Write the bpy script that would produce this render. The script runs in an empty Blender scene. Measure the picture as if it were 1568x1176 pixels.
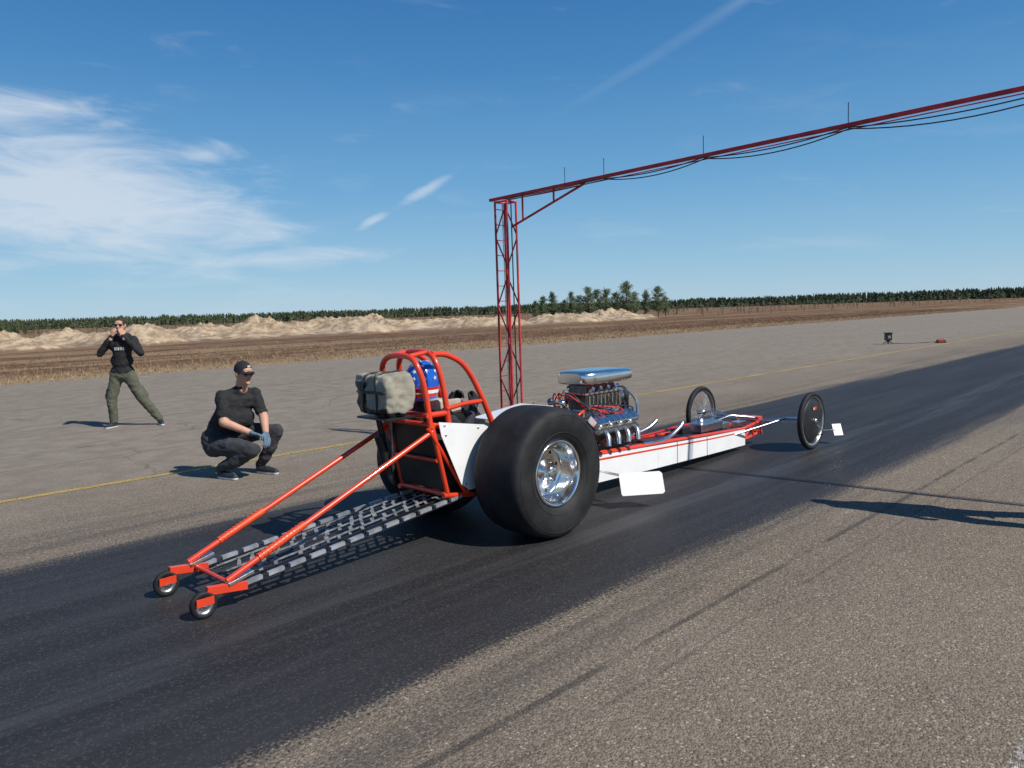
import bpy, math, random, bmesh
import numpy as np
from mathutils import Vector, Matrix, noise
from mathutils.bvhtree import BVHTree
random.seed(7); np.random.seed(7)
scene=bpy.context.scene
V=Vector
# ------------------------------------------------------------------ node helpers
class NT:
    def __init__(s,tree): s.t=tree; s.n=tree.nodes; s.l=tree.links
    def new(s,ty,**k):
        n=s.n.new(ty)
        for a,b in k.items(): setattr(n,a,b)
        return n
    def put(s,sock,v):
        if isinstance(v,bpy.types.NodeSocket): s.l.new(v,sock)
        elif v is not None: sock.default_value=v
    def m(s,op,a,b=None,c=None,clamp=False):
        n=s.new('ShaderNodeMath',operation=op,use_clamp=clamp)
        s.put(n.inputs[0],a)
        if b is not None: s.put(n.inputs[1],b)
        if c is not None: s.put(n.inputs[2],c)
        return n.outputs[0]
    def sm(s,x,a,b):
        n=s.new('ShaderNodeMapRange',interpolation_type='SMOOTHSTEP')
        s.put(n.inputs[0],x); s.put(n.inputs[1],a); s.put(n.inputs[2],b); n.inputs[3].default_value=0; n.inputs[4].default_value=1
        return n.outputs[0]
    def noise(s,vec,scale,detail=4,rough=.55,dist=0,col=False):
        n=s.new('ShaderNodeTexNoise'); s.put(n.inputs['Vector'],vec)
        n.inputs['Scale'].default_value=scale; n.inputs['Detail'].default_value=detail
        n.inputs['Roughness'].default_value=rough; n.inputs['Distortion'].default_value=dist
        return n.outputs['Color' if col else 'Fac']
    def mix(s,f,a,b,bt='MIX'):
        n=s.new('ShaderNodeMix',data_type='RGBA',blend_type=bt)
        s.put(n.inputs[0],f)
        s.put(n.inputs[6],a if not isinstance(a,tuple) else (*a,1)); s.put(n.inputs[7],b if not isinstance(b,tuple) else (*b,1))
        return n.outputs[2]
    def comb(s,x,y,z=0.0):
        n=s.new('ShaderNodeCombineXYZ'); s.put(n.inputs[0],x); s.put(n.inputs[1],y); s.put(n.inputs[2],z); return n.outputs[0]
    def sep(s,v):
        n=s.new('ShaderNodeSeparateXYZ'); s.put(n.inputs[0],v); return n.outputs
    def obj(s): return s.new('ShaderNodeTexCoord').outputs['Object']
    def bump(s,h,strength=.3,dist=.01):
        n=s.new('ShaderNodeBump'); n.inputs['Strength'].default_value=strength; n.inputs['Distance'].default_value=dist
        s.put(n.inputs['Height'],h); return n.outputs[0]
def newmat(name):
    m=bpy.data.materials.new(name); m.use_nodes=True
    nt=NT(m.node_tree); b=nt.n['Principled BSDF']; return m,nt,b
def mat(name,col,rough=.5,metal=0,var=.15,scale=6,bump=0,bscale=60,coat=0,spec=None):
    m,nt,b=newmat(name); o=nt.obj()
    n=nt.noise(o,scale,4,.6)
    lo=tuple(c*(1-var) for c in col); hi=tuple(min(1,c*(1+var)) for c in col)
    nt.put(b.inputs['Base Color'],nt.mix(nt.sm(n,.3,.7),lo,hi))
    b.inputs['Metallic'].default_value=metal
    nt.put(b.inputs['Roughness'],nt.m('MULTIPLY_ADD',nt.noise(o,scale*3,3),.2*rough+.02,rough*.88))
    if bump: nt.put(b.inputs['Normal'],nt.bump(nt.noise(o,bscale,4),bump,.01))
    if coat: b.inputs['Coat Weight'].default_value=coat; b.inputs['Coat Roughness'].default_value=.08
    if spec is not None: b.inputs['Specular IOR Level'].default_value=spec
    return m
# ------------------------------------------------------------------ mesh builder
def crv(pts,n=6,closed=False):
    P=[V(p) for p in pts]; out=[]
    N=len(P); rng=range(N if closed else N-1)
    for i in rng:
        if closed: p0,p1,p2,p3=P[(i-1)%N],P[i],P[(i+1)%N],P[(i+2)%N]
        else: p0=P[max(i-1,0)];p1=P[i];p2=P[i+1];p3=P[min(i+2,N-1)]
        for k in range(n):
            t=k/n
            out.append(.5*((2*p1)+(-p0+p2)*t+(2*p0-5*p1+4*p2-p3)*t*t+(-p0+3*p1-3*p2+p3)*t**3))
    if not closed: out.append(P[-1])
    return out
class MB:
    def __init__(s): s.v=[];s.f=[];s.m=[];s.s=[]
    def add(s,vs,fs,m=0,sm=False):
        o=len(s.v); s.v+= [tuple(x) for x in vs]
        for f in fs: s.f.append(tuple(i+o for i in f)); s.m.append(m); s.s.append(sm)
    def tube(s,pts,r,m=0,seg=10,closed=False,caps=True):
        P=[V(p) for p in pts]; N=len(P)
        if not hasattr(r,'__len__'): r=[r]*N
        T=[]
        for i in range(N):
            if closed: t=P[(i+1)%N]-P[(i-1)%N]
            else: t=P[min(i+1,N-1)]-P[max(i-1,0)]
            T.append(t.normalized())
        up=V((0,0,1)) if abs(T[0].z)<.9 else V((1,0,0))
        u=T[0].cross(up).normalized(); vs=[]
        for i in range(N):
            if i: 
                u=(u-T[i]*u.dot(T[i])).normalized()
            w=T[i].cross(u)
            for k in range(seg):
                a=2*math.pi*k/seg; vs.append(P[i]+(u*math.cos(a)+w*math.sin(a))*r[i])
        fs=[]
        for i in range(N if closed else N-1):
            j=(i+1)%N
            for k in range(seg):
                l=(k+1)%seg; fs.append((i*seg+k,i*seg+l,j*seg+l,j*seg+k))
        s.add(vs,fs,m,True)
        if caps and not closed:
            s.add(vs[:seg],[tuple(range(seg))[::-1]],m); s.add(vs[-seg:],[tuple(range(seg))],m)
    def box(s,c,size,m=0,rot=None):
        h=[x/2 for x in size]; R=rot if rot else Matrix.Identity(3)
        b=min(h)*.18
        import itertools
        vs=[];idx={}
        for sx,sy,sz in itertools.product((-1,1),repeat=3):
            for ax in range(3):
                p=[sx*(h[0]-b),sy*(h[1]-b),sz*(h[2]-b)]; p[ax]=(sx,sy,sz)[ax]*h[ax]
                idx[(sx,sy,sz,ax)]=len(vs); vs.append(V(c)+R@V(p))
        fs=[]
        for ax in range(3):
            o=[i for i in range(3) if i!=ax]
            for sg in (-1,1):
                q=[]
                for a,bb in ((-1,-1),(1,-1),(1,1),(-1,1)):
                    k=[0,0,0];k[ax]=sg;k[o[0]]=a;k[o[1]]=bb; q.append(idx[(*k,ax)])
                fs.append(q)
        for ax in range(3):
            o=[i for i in range(3) if i!=ax]
            for a in (-1,1):
                for bb in (-1,1):
                    k1=[0,0,0];k1[o[0]]=a;k1[o[1]]=bb;k2=list(k1);k1[ax]=-1;k2[ax]=1
                    fs.append([idx[(*k1,o[0])],idx[(*k2,o[0])],idx[(*k2,o[1])],idx[(*k1,o[1])]])
        for k in itertools.product((-1,1),repeat=3): fs.append([idx[(*k,a)] for a in range(3)])
        C=V(c); F2=[]
        for f in fs:
            cc=sum((vs[i] for i in f),V((0,0,0)))/len(f); n=(vs[f[1]]-vs[f[0]]).cross(vs[f[2]]-vs[f[0]])
            F2.append(tuple(f) if n.dot(cc-C)>0 else tuple(f[::-1]))
        s.add(vs,F2,m)
    def lathe(s,prof,c,ax,m=0,seg=48,closed=False,smooth=True):
        ax=V(ax).normalized(); up=V((0,0,1)) if abs(ax.z)<.9 else V((1,0,0))
        u=ax.cross(up).normalized(); w=ax.cross(u); vs=[];n=len(prof)
        for k in range(seg):
            a=2*math.pi*k/seg; d=u*math.cos(a)+w*math.sin(a)
            for r,h in prof: vs.append(V(c)+d*r+ax*h)
        fs=[]
        for k in range(seg):
            l=(k+1)%seg
            for i in range(n if closed else n-1):
                j=(i+1)%n; fs.append((k*n+i,k*n+j,l*n+j,l*n+i))
        s.add(vs,fs,m,smooth)
    def plate(s,poly,th,m=0):
        P=[V(p) for p in poly]; th=V(th); n=len(P)
        vs=[p-th/2 for p in P]+[p+th/2 for p in P]
        fs=[tuple(range(n))[::-1],tuple(range(n,2*n))]+[(i,(i+1)%n,(i+1)%n+n,i+n) for i in range(n)]
        nn=(P[1]-P[0]).cross(P[2]-P[0])
        if nn.dot(th)<0: fs=[f[::-1] for f in fs]
        s.add(vs,fs,m)
    def sph(s,c,r,m=0,seg=16,rings=10,rot=None):
        if not hasattr(r,'__len__'): r=(r,r,r)
        R=rot if rot else Matrix.Identity(3); vs=[];fs=[]
        for i in range(rings+1):
            th=math.pi*i/rings
            for k in range(seg):
                a=2*math.pi*k/seg
                vs.append(V(c)+R@V((r[0]*math.sin(th)*math.cos(a),r[1]*math.sin(th)*math.sin(a),r[2]*math.cos(th))))
        for i in range(rings):
            for k in range(seg):
                l=(k+1)%seg; fs.append((i*seg+k,(i+1)*seg+k,(i+1)*seg+l,i*seg+l))
        s.add(vs,fs,m,True)
    def obj(s,name,mats,parent=None,loc=None):
        me=bpy.data.meshes.new(name); me.from_pydata(s.v,[],s.f)
        for mm in mats: me.materials.append(mm)
        me.polygons.foreach_set('material_index',s.m); me.polygons.foreach_set('use_smooth',s.s)
        me.update(); ob=bpy.data.objects.new(name,me); scene.collection.objects.link(ob)
        if parent: ob.parent=parent
        if loc: ob.location=loc
        return ob
def empty(name,loc=(0,0,0),rz=0):
    e=bpy.data.objects.new(name,None); e.empty_display_size=.3; scene.collection.objects.link(e)
    e.location=loc; e.rotation_euler=(0,0,rz); return e
# ------------------------------------------------------------------ camera
r=math.atan(51/1568); f=1178.0; p=math.atan(110*math.cos(r)/f); H=1.65
cam=bpy.data.cameras.new('camera'); co=bpy.data.objects.new('camera',cam); scene.collection.objects.link(co)
X=V((1,0,0)); U=V((0,math.sin(p),math.cos(p))); B=-V((0,math.cos(p),-math.sin(p)))
cr=X*math.cos(r)-U*math.sin(r); cu=X*math.sin(r)+U*math.cos(r)
M=Matrix((cr,cu,B)).transposed().to_4x4(); M.translation=V((0,0,H)); co.matrix_world=M
cam.sensor_width=36; cam.lens=f/1568*36; cam.clip_end=9000; cam.clip_start=.05
scene.camera=co
scene.view_settings.view_transform='Standard'; scene.view_settings.look='None'; scene.view_settings.exposure=0
# ------------------------------------------------------------------ sun + sky
sd=V((.848,-.528,1.0)).normalized()
sun=bpy.data.lights.new('sun','SUN'); sun.energy=5.0; sun.angle=math.radians(.53); sun.color=(1,.955,.885)
so=bpy.data.objects.new('sun',sun); scene.collection.objects.link(so); so.rotation_euler=sd.to_track_quat('Z','Y').to_euler(); so.location=(0,0,50)
w=bpy.data.worlds.new('World'); scene.world=w; w.use_nodes=True
nt=NT(w.node_tree); bg=nt.n['Background']
sky=nt.new('ShaderNodeTexSky',sky_type='NISHITA'); sky.sun_disc=False
sky.sun_elevation=math.radians(45); sky.sun_rotation=math.atan2(.848,-.528); sky.altitude=0
sky.air_density=1.0; sky.dust_density=.3; sky.ozone_density=1.2
D=nt.new('ShaderNodeTexCoord').outputs['Generated']; dx,dy,dz=nt.sep(D)
az=nt.m('MULTIPLY',nt.m('ARCTAN2',dx,dy),57.2958); el=nt.m('MULTIPLY',nt.m('ARCSINE',dz),57.2958)
def blob(a,e,ra,re,rot=0,pw=1):
    c,s_=math.cos(math.radians(rot)),math.sin(math.radians(rot))
    A=nt.m('SUBTRACT',az,a);E=nt.m('SUBTRACT',el,e)
    x=nt.m('ADD',nt.m('MULTIPLY',A,c/ra),nt.m('MULTIPLY',E,s_/ra)); y=nt.m('ADD',nt.m('MULTIPLY',A,-s_/re),nt.m('MULTIPLY',E,c/re))
    d=nt.m('SQRT',nt.m('ADD',nt.m('MULTIPLY',x,x),nt.m('MULTIPLY',y,y)))
    return nt.m('SUBTRACT',1.0,d,clamp=True)
wv=nt.comb(nt.m('ADD',nt.m('MULTIPLY',az,.10),nt.m('MULTIPLY',el,.06)),nt.m('MULTIPLY',el,.42),0.0)
n1=nt.noise(wv,1.3,6,.6,.5); n2=nt.noise(wv,.45,3,.5,.2)
bl=[blob(-29,8.0,19,6.2,-6),nt.m('MULTIPLY',blob(-33,12.8,11,2.4,4),.8),nt.m('MULTIPLY',blob(-21,11.2,5,1.6,10),.45),nt.m('MULTIPLY',blob(-17,4.2,13,1.3,2),.65)]
s_=bl[0]
for b_ in bl[1:]: s_=nt.m('MAXIMUM',s_,b_)
den=nt.sm(nt.m('ADD',nt.m('MULTIPLY',s_,1.15),nt.m('MULTIPLY',nt.m('SUBTRACT',n1,.5),1.5)),.15,.95)
st=nt.m('MAXIMUM',blob(-5.6,9.1,3.4,.6,28),blob(-9.8,6.8,1.7,.45,25))
den2=nt.m('MULTIPLY',nt.sm(nt.m('ADD',st,nt.m('MULTIPLY',nt.m('SUBTRACT',n1,.5),1.6)),.1,.9),.5)
ctr=nt.m('MULTIPLY',blob(17,20,17,.55,25),.22)
veil=nt.m('MULTIPLY',nt.sm(nt.m('MULTIPLY',n2,n1),.27,.42),nt.m('MULTIPLY',nt.sm(el,22,3),.14))
dt=nt.m('MAXIMUM',nt.m('MAXIMUM',nt.m('MULTIPLY',den,.78),den2),nt.m('MAXIMUM',veil,nt.m('MULTIPLY',ctr,n1)))
dt=nt.m('MULTIPLY',dt,nt.sm(el,-1,2))
rp=nt.new('ShaderNodeValToRGB'); nt.put(rp.inputs[0],nt.m('DIVIDE',el,60,clamp=True)); e_=rp.color_ramp.elements
e_[0].position=0; e_[0].color=(.40,.60,.76,1); e_[1].position=1; e_[1].color=(.014,.085,.27,1)
for ps,cc_ in ((.05,(.28,.52,.73,1)),(.15,(.135,.375,.66,1)),(.28,(.052,.235,.53,1)),(.42,(.018,.14,.41,1))):
    q_=e_.new(ps); q_.color=cc_
rs=nt.new('ShaderNodeVectorMath',operation='SCALE'); nt.put(rs.inputs[0],rp.outputs[0]); rs.inputs['Scale'].default_value=9.5
tint=nt.mix(.85,sky.outputs[0],rs.outputs[0])
colr=nt.mix(dt,tint,(6.4,7.1,7.9))
nt.put(bg.inputs['Color'],colr); bg.inputs['Strength'].default_value=.105
# ------------------------------------------------------------------ materials
RED=mat('red_paint',(.68,.05,.014),.3,0,.08,5,coat=.5)
DRED=mat('dark_red_paint',(.48,.03,.03),.5,0,.3,9)
WHITE=mat('white_paint',(.82,.82,.81),.3,0,.04,4,coat=.4)
RUB=mat('rubber',(.015,.015,.016),.7,0,.4,7,.15,90,spec=.35)
BLACK=mat('black_metal',(.015,.015,.016),.4,0,.3,8)
CHROME=mat('chrome',(.88,.85,.81),.13,1,.08,10,.06,12)
ALU=mat('aluminium',(.62,.61,.60),.3,1,.15,14,.1,40)
ALU2=mat('brushed_strip',(.36,.375,.40),.45,.4,.35,9,.1,40)
STEEL=mat('dark_steel',(.16,.16,.16),.42,1,.3,20)
CANV=mat('olive_canvas',(.30,.28,.22),.9,0,.2,8,.5,35)
GREYW=mat('grey_web',(.20,.20,.205),.6,0,.5,20)
WIRE=mat('red_wire',(.5,.02,.02),.5)
BLUEH=mat('blue_hose',(.03,.045,.12),.35,.3)
# ------------------------------------------------------------------ ground
def sheet(name,x0,x1,y0,y1,z,m,nx=1,ny=1):
    b=MB(); vs=[];fs=[]
    for i in range(nx+1):
        for j in range(ny+1): vs.append((x0+(x1-x0)*i/nx,y0+(y1-y0)*j/ny,0))
    for i in range(nx):
        for j in range(ny):
            a=i*(ny+1)+j; fs.append((a,a+ny+1,a+ny+2,a+1))
    b.add(vs,fs); o=b.obj(name,[m],loc=(0,0,z)); o.rotation_euler=(0,0,math.radians(45)); return o
m,nt,b=newmat('heath_ground'); o=nt.obj(); x,y,z=nt.sep(o)
lg=nt.noise(o,.06,5,.6); md=nt.noise(o,.6,5,.65); fine=nt.noise(o,6,3,.7)
brown=nt.mix(nt.sm(md,.35,.65),(.10,.052,.031),(.20,.12,.07))
straw=nt.mix(nt.sm(fine,.3,.7),(.22,.15,.08),(.37,.275,.16))
yw=nt.m('ADD',y,nt.m('MULTIPLY',nt.m('SUBTRACT',md,.5),9))
sw=nt.m('MULTIPLY',nt.sm(yw,34,27),.9)
c=nt.mix(sw,brown,straw)
stripe=nt.noise(nt.comb(nt.m('MULTIPLY',x,.012),nt.m('MULTIPLY',y,.11)),1.6,5,.6)
c=nt.mix(nt.m('MULTIPLY',nt.sm(stripe,.49,.60),.7),c,straw)
far=nt.sm(y,90,170)
c=nt.mix(nt.m('MULTIPLY',far,.7),c,nt.mix(nt.sm(lg,.4,.6),(.16,.085,.05),(.27,.185,.11)))
nt.put(b.inputs['Base Color'],c); b.inputs['Roughness'].default_value=.95; b.inputs['Specular IOR Level'].default_value=.1
nt.put(b.inputs['Normal'],nt.bump(nt.m('ADD',md,fine),.6,.12))
sheet('ground',-3000,5000,-4000,4000,-.02,m)
# runway material
m,nt,b=newmat('runway_asphalt'); o=nt.obj(); x,y,z=nt.sep(o)
vo=nt.new('ShaderNodeTexVoronoi'); nt.put(vo.inputs['Vector'],o); vo.inputs['Scale'].default_value=105
vc=nt.sep(vo.outputs['Color'])[0]
vo2=nt.new('ShaderNodeTexVoronoi'); nt.put(vo2.inputs['Vector'],o); vo2.inputs['Scale'].default_value=62
vc2=nt.sep(vo2.outputs['Color'])[0]
big=nt.noise(o,.35,5,.6); mid=nt.noise(o,3,4,.6); fn=nt.noise(o,55,2,.7)
stw=nt.noise(nt.comb(nt.m('MULTIPLY',x,.12),nt.m('MULTIPLY',y,2.2)),1.5,5,.65)
base=nt.mix(nt.m('MULTIPLY',vc,1.0),(.095,.070,.048),(.315,.255,.19))
base=nt.mix(nt.m('MULTIPLY',nt.m('MULTIPLY',nt.sm(vc2,.84,.95),nt.sm(vo2.outputs['Distance'],.5,.3)),.9),base,(.54,.475,.39))
base=nt.mix(nt.m('MULTIPLY',nt.sm(fn,.55,.70),.65),base,(.045,.035,.026))
base=nt.mix(.3,base,nt.mix(nt.sm(big,.3,.7),(.12,.096,.07),(.265,.222,.168)))
grey=nt.mix(nt.sm(mid,.3,.7),(.20,.17,.132),(.30,.258,.207))
grey=nt.mix(nt.m('MULTIPLY',nt.sm(stw,.5,.75),.3),grey,(.15,.13,.105))
base=nt.mix(nt.m('MULTIPLY',nt.sm(y,5.5,11),.65),base,grey)
cv=nt.new('ShaderNodeVectorMath',operation='ADD'); nt.put(cv.inputs[0],o)
nz=nt.new('ShaderNodeVectorMath',operation='SCALE'); nt.put(nz.inputs[0],nt.noise(o,1.1,3,.6,0,True)); nz.inputs['Scale'].default_value=.9; nt.put(cv.inputs[1],nz.outputs[0])
vk=nt.new('ShaderNodeTexVoronoi',feature='DISTANCE_TO_EDGE'); nt.put(vk.inputs['Vector'],cv.outputs[0]); vk.inputs['Scale'].default_value=.22
crk=nt.m('MULTIPLY',nt.m('MULTIPLY',nt.sm(vk.outputs['Distance'],.004,.001),nt.sm(big,.42,.6)),nt.m('MULTIPLY',nt.sm(y,6,9),.5))
def line(yc,wd,amt,wob=.03):
    d=nt.m('ABSOLUTE',nt.m('SUBTRACT',nt.m('ADD',y,nt.m('MULTIPLY',nt.m('SUBTRACT',stw,.5),wob)),yc))
    return nt.m('MULTIPLY',nt.m('MULTIPLY',nt.sm(d,wd,wd*.3),amt),nt.sm(mid,.3,.55))
ln=nt.m('MAXIMUM',line(2.16,.03,.6,.06),crk)
for a_ in ((1.93,.018,.3,.06),(10.4,.03,.5,.05),(14.2,.05,.5,.05),(18,.06,.5,.05),(22,.06,.5,.05)): ln=nt.m('MAXIMUM',ln,line(*a_))
e1=nt.sm(y,2.25,3.05); e2=nt.sm(y,6.5,5.75)
rm=nt.m('MULTIPLY',e1,e2)
rm2=nt.m('ADD',rm,nt.m('ADD',nt.m('MULTIPLY',nt.m('SUBTRACT',fn,.5),1.1),nt.m('MULTIPLY',nt.m('SUBTRACT',stw,.5),1.3)))
rmask=nt.m('MULTIPLY',nt.sm(rm2,.3,.75),nt.sm(nt.m('ADD',rm,0),.02,.3))
side=nt.m('MULTIPLY',nt.m('MULTIPLY',nt.sm(y,1.5,2.4),nt.sm(y,8.0,6.2)),nt.m('MULTIPLY',nt.sm(nt.m('ADD',stw,nt.m('MULTIPLY',nt.m('SUBTRACT',fn,.5),.5)),.42,.68),.55))
rmask=nt.m('MAXIMUM',rmask,side)
rubc=nt.mix(nt.sm(stw,.35,.7),(.012,.0125,.0145),(.030,.030,.033))
rubc=nt.mix(nt.m('MULTIPLY',nt.sm(vc,.75,1.0),.4),rubc,(.085,.078,.07))
tr=nt.m('MULTIPLY',nt.sm(nt.m('ABSOLUTE',nt.m('SUBTRACT',y,3.62)),.35,.1),nt.sm(stw,.45,.62))
rubc=nt.mix(nt.m('MULTIPLY',tr,.35),rubc,(.06,.06,.06))  # lighter streaks paint some of the rubber's shine into its colour
c=nt.mix(ln,base,(.03,.028,.026)); c=nt.mix(nt.m('MULTIPLY',rmask,.96),c,rubc)
nt.put(b.inputs['Base Color'],c)
nt.put(b.inputs['Roughness'],nt.m('SUBTRACT',.92,nt.m('MULTIPLY',rmask,nt.m('ADD',.3,nt.m('MULTIPLY',tr,.1)))))
b.inputs['Specular IOR Level'].default_value=.3
hh=nt.m('ADD',nt.m('MULTIPLY',vo.outputs['Distance'],-.6),fn)
bn=nt.new('ShaderNodeBump'); nt.put(bn.inputs['Height'],hh); bn.inputs['Distance'].default_value=.008
nt.put(bn.inputs['Strength'],nt.m('SUBTRACT',.9,nt.m('MULTIPLY',rmask,.6))); nt.put(b.inputs['Normal'],bn.outputs[0])
sheet('runway',-150,1600,-22,26.5,0,m)
def paint(name,col,wear):
    m,nt,b=newmat(name); o=nt.obj()
    n=nt.noise(o,25,4,.7); n2=nt.noise(o,1.2,3)
    a_=nt.sm(nt.m('ADD',n,nt.m('MULTIPLY',n2,.4)),wear,wear+.12)
    nt.put(b.inputs['Base Color'],(*col,1)); b.inputs['Roughness'].default_value=.85; nt.put(b.inputs['Alpha'],a_); return m
sheet('yellow_line',-150,1600,8.54,8.65,.004,paint('yellow_paint',(.42,.30,.08),.58))
sheet('white_line',-150,1600,.52,.62,.004,paint('white_road_paint',(.5,.48,.44),.68))
sheet('white_line',-150,1600,25.1,25.3,.004,paint('edge_paint',(.5,.49,.46),.7))
# ------------------------------------------------------------------ sand mounds
def rot45(s,nn):
    c=math.sqrt(.5); return (s*c-nn*c, s*c+nn*c)
m,nt,b=newmat('sand'); o=nt.obj(); n=nt.noise(o,.9,5,.65); n2=nt.noise(o,9,3,.7); _,_,hz=nt.sep(o)
c=nt.mix(nt.sm(n,.35,.62),(.26,.18,.11),(.50,.39,.26)); c=nt.mix(nt.m('MULTIPLY',nt.sm(n2,.52,.7),.5),c,(.14,.085,.05))
c=nt.mix(nt.sm(nt.m('ADD',hz,nt.m('MULTIPLY',nt.m('SUBTRACT',n,.5),.5)),.28,.05),c,(.17,.105,.062))
nt.put(b.inputs['Base Color'],c); b.inputs['Roughness'].default_value=.95; nt.put(b.inputs['Normal'],nt.bump(n2,.6,.1)); SAND=m
def berm(s0,s1,y0,y1,h,seed,nx,ny):
    vs=[];fs=[]
    for i in range(nx+1):
        for j in range(ny+1):
            s=s0+(s1-s0)*i/nx; t=j/ny; yy=y0+(y1-y0)*t
            env=math.sin(math.pi*t)**.7*min(1,i/6,(nx-i)/6)
            lump=.5+1.5*noise.noise(V((s*.19,yy*.12,seed)))
            lump=max(.08,min(1.35,lump))
            k=(.5-abs(noise.noise(V((s*.45,yy*.45,seed)))))*.75+(.4-abs(noise.noise(V((s*1.1,yy*1.1,seed)))))*.45+noise.noise(V((s*2.6,yy*2.6,seed)))*.16
            z=max(-.1,h*env*(.1+lump*(.45+k*.95)))-.04
            vs.append((s,yy+noise.noise(V((s*.2,seed,0)))*2,z))
    for i in range(nx):
        for j in range(ny):
            a=i*(ny+1)+j; fs.append((a,a+ny+1,a+ny+2,a+1))
    b=MB(); b.add(vs,fs,0,True); return b
for k,(a1,a2,y0,y1,h,nx) in enumerate([(-60,92,62,73,1.35,700),(-50,60,76,88,1.8,450),(10,104,70,80,1.35,450)]):
    bb=berm(a1,a2,y0,y1,h,k*7.3,nx,48); ob=bb.obj('sand_mound',[SAND]); ob.rotation_euler=(0,0,math.radians(45))
# ------------------------------------------------------------------ grass / scrub
GR1=mat('dry_grass_light',(.32,.23,.13),.9); GR2=mat('dry_grass_brown',(.15,.08,.045),.9); GR3=mat('scrub_twigs',(.07,.045,.03),.9)
b=MB()
for i in range(22000):
    s=random.uniform(-14,130); nn=26.4+abs(random.gauss(0,1))*10
    px,py=rot45(s,nn); h=random.uniform(.04,.12)*(1.6 if random.random()<.05 else 1); mm=0 if random.random()<(.75 if nn<31 else .25) else 1
    for k in range(3):
        a=random.uniform(0,6.3); d=V((math.cos(a),math.sin(a),0))*.014; q=V((px+random.uniform(-.12,.12),py+random.uniform(-.12,.12),-.02)); l=V((random.uniform(-.06,.06),random.uniform(-.06,.06),h))
        b.add([q-d,q+d,q+l],[(0,1,2)],mm)
b.obj('dry_grass',[GR1,GR2])
GF1=mat('pine_foliage_dark',(.036,.056,.025),.8,var=.3); GF2=mat('pine_foliage_light',(.09,.125,.045),.8,var=.3); BARK=mat('pine_bark',(.14,.08,.05),.9)
def clump(b,c,rad,n,sz,mi):
    for k in range(n):
        d=V((random.gauss(0,1),random.gauss(0,1),random.gauss(0,.8)))*.5*rad
        q=V(c)+d; u=V((random.gauss(0,1),random.gauss(0,1),random.gauss(0,1))).normalized()*sz; w_=u.orthogonal().normalized()*sz*.55
        b.add([q-u,q+w_,q+u*random.uniform(.5,1),q-w_],[(0,1,2,3)],mi if random.random()<.8 else 1-mi)
def pine(x,y,h,wd,dens=1.0,seed=0):
    random.seed(seed); b=MB(); lean=random.uniform(-.04,.04)
    b.tube([(0,0,-.1),(lean*h*.5,0,h*.5),(lean*h,0,h*.97)],[h*.022,h*.015,h*.004],2,8)
    nb=int(54*dens)
    for i in range(nb):
        t=.2+.78*(i+random.random())/nb; a=random.uniform(0,6.283)
        tt=(t-.2)/.78
        pr=wd*(1.0 if tt<.4 else math.cos((tt-.4)/.6*1.35))*(.55+.45*min(1,tt*4))*random.uniform(.35,1.15)
        st=V((lean*h*t,0,h*t)); en=st+V((math.cos(a)*pr,math.sin(a)*pr,h*random.uniform(0,.09)))
        b.tube([st,(st+en)/2+V((0,0,-.02*h)),en],[.02*h*.35,.02*h*.2,.004*h],2,4,caps=False)
        for k in range(3):
            c=st.lerp(en,.4+.3*k); clump(b,c,h*.08*random.uniform(.7,1.2),15,h*.022,1 if (c.x>0 or random.random()<.3) and random.random()<.6 else 0)  # lighter green favoured on the sun side, painting sunlight into the crown
    clump(b,(lean*h,0,h*.95),h*.07,24,h*.02,0)
    return b.obj('pine_tree',[GF1,GF2,BARK],loc=(x,y,0))
def wpos(u,dep): return (u-784)/1178*dep
for k,(u,dep,hp,wd) in enumerate([(836,128,36,.26),(850,134,40,.22),(868,126,30,.28),(878,132,40,.24),(905,124,47,.33),(918,130,43,.3),(932,134,43,.26),(945,128,38,.3),(963,124,53,.34),(992,130,38,.25),(1011,124,45,.32),(1022,132,30,.3),(822,140,28,.26),(890,140,34,.26),(975,138,36,.28)]):
    hgt=hp/1178*dep*1.02; pine(wpos(u,dep),dep,hgt,wd*hgt,1,k+3)
for k,(u,dep,hp,wd) in enumerate([(8,150,20,.3),(30,150,20,.32),(44,158,14,.3),(18,160,15,.3),(0,155,18,.3)]):
    hgt=hp/1178*dep*1.1; pine(wpos(u,dep),dep,hgt,wd*hgt,1,k+40)
random.seed(5)
m,nt,bb=newmat('forest_foliage_hazed'); o=nt.obj(); n=nt.noise(o,.05,5,.6); n2=nt.noise(o,.8,3,.6)
c=nt.mix(nt.sm(n2,.35,.65),(.042,.062,.038),(.095,.12,.065)); c=nt.mix(nt.m('MULTIPLY',nt.sm(n,.45,.65),.5),c,(.125,.14,.08)); nt.put(bb.inputs['Base Color'],c); bb.inputs['Roughness'].default_value=.9; bb.inputs['Specular IOR Level'].default_value=.1  # greens lightened and greyed, distance haze painted into the foliage colour
FOR=m
vs=[];fs=[]
def ftree(x,y,z0,h,w_):
    nl=8
    for i in range(nl):
        t=i/nl
        for k in range(4):
            a=random.uniform(0,6.283); rr=w_*(1.0-t*.75)*random.uniform(.35,.8)
            q=V((x+math.cos(a)*w_*.5*(1-t),y+math.sin(a)*w_*.5*(1-t),z0+h*(t+random.uniform(-.05,.05))*.92))
            o=len(vs); d=V((math.cos(a+1.57),math.sin(a+1.57),random.uniform(-.4,.4)))*rr
            vs.extend([q-d,q+d,q+V((random.uniform(-.5,.5),random.uniform(-.5,.5),h*random.uniform(.1,.22)))]); fs.append((o,o+1,o+2))
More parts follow.
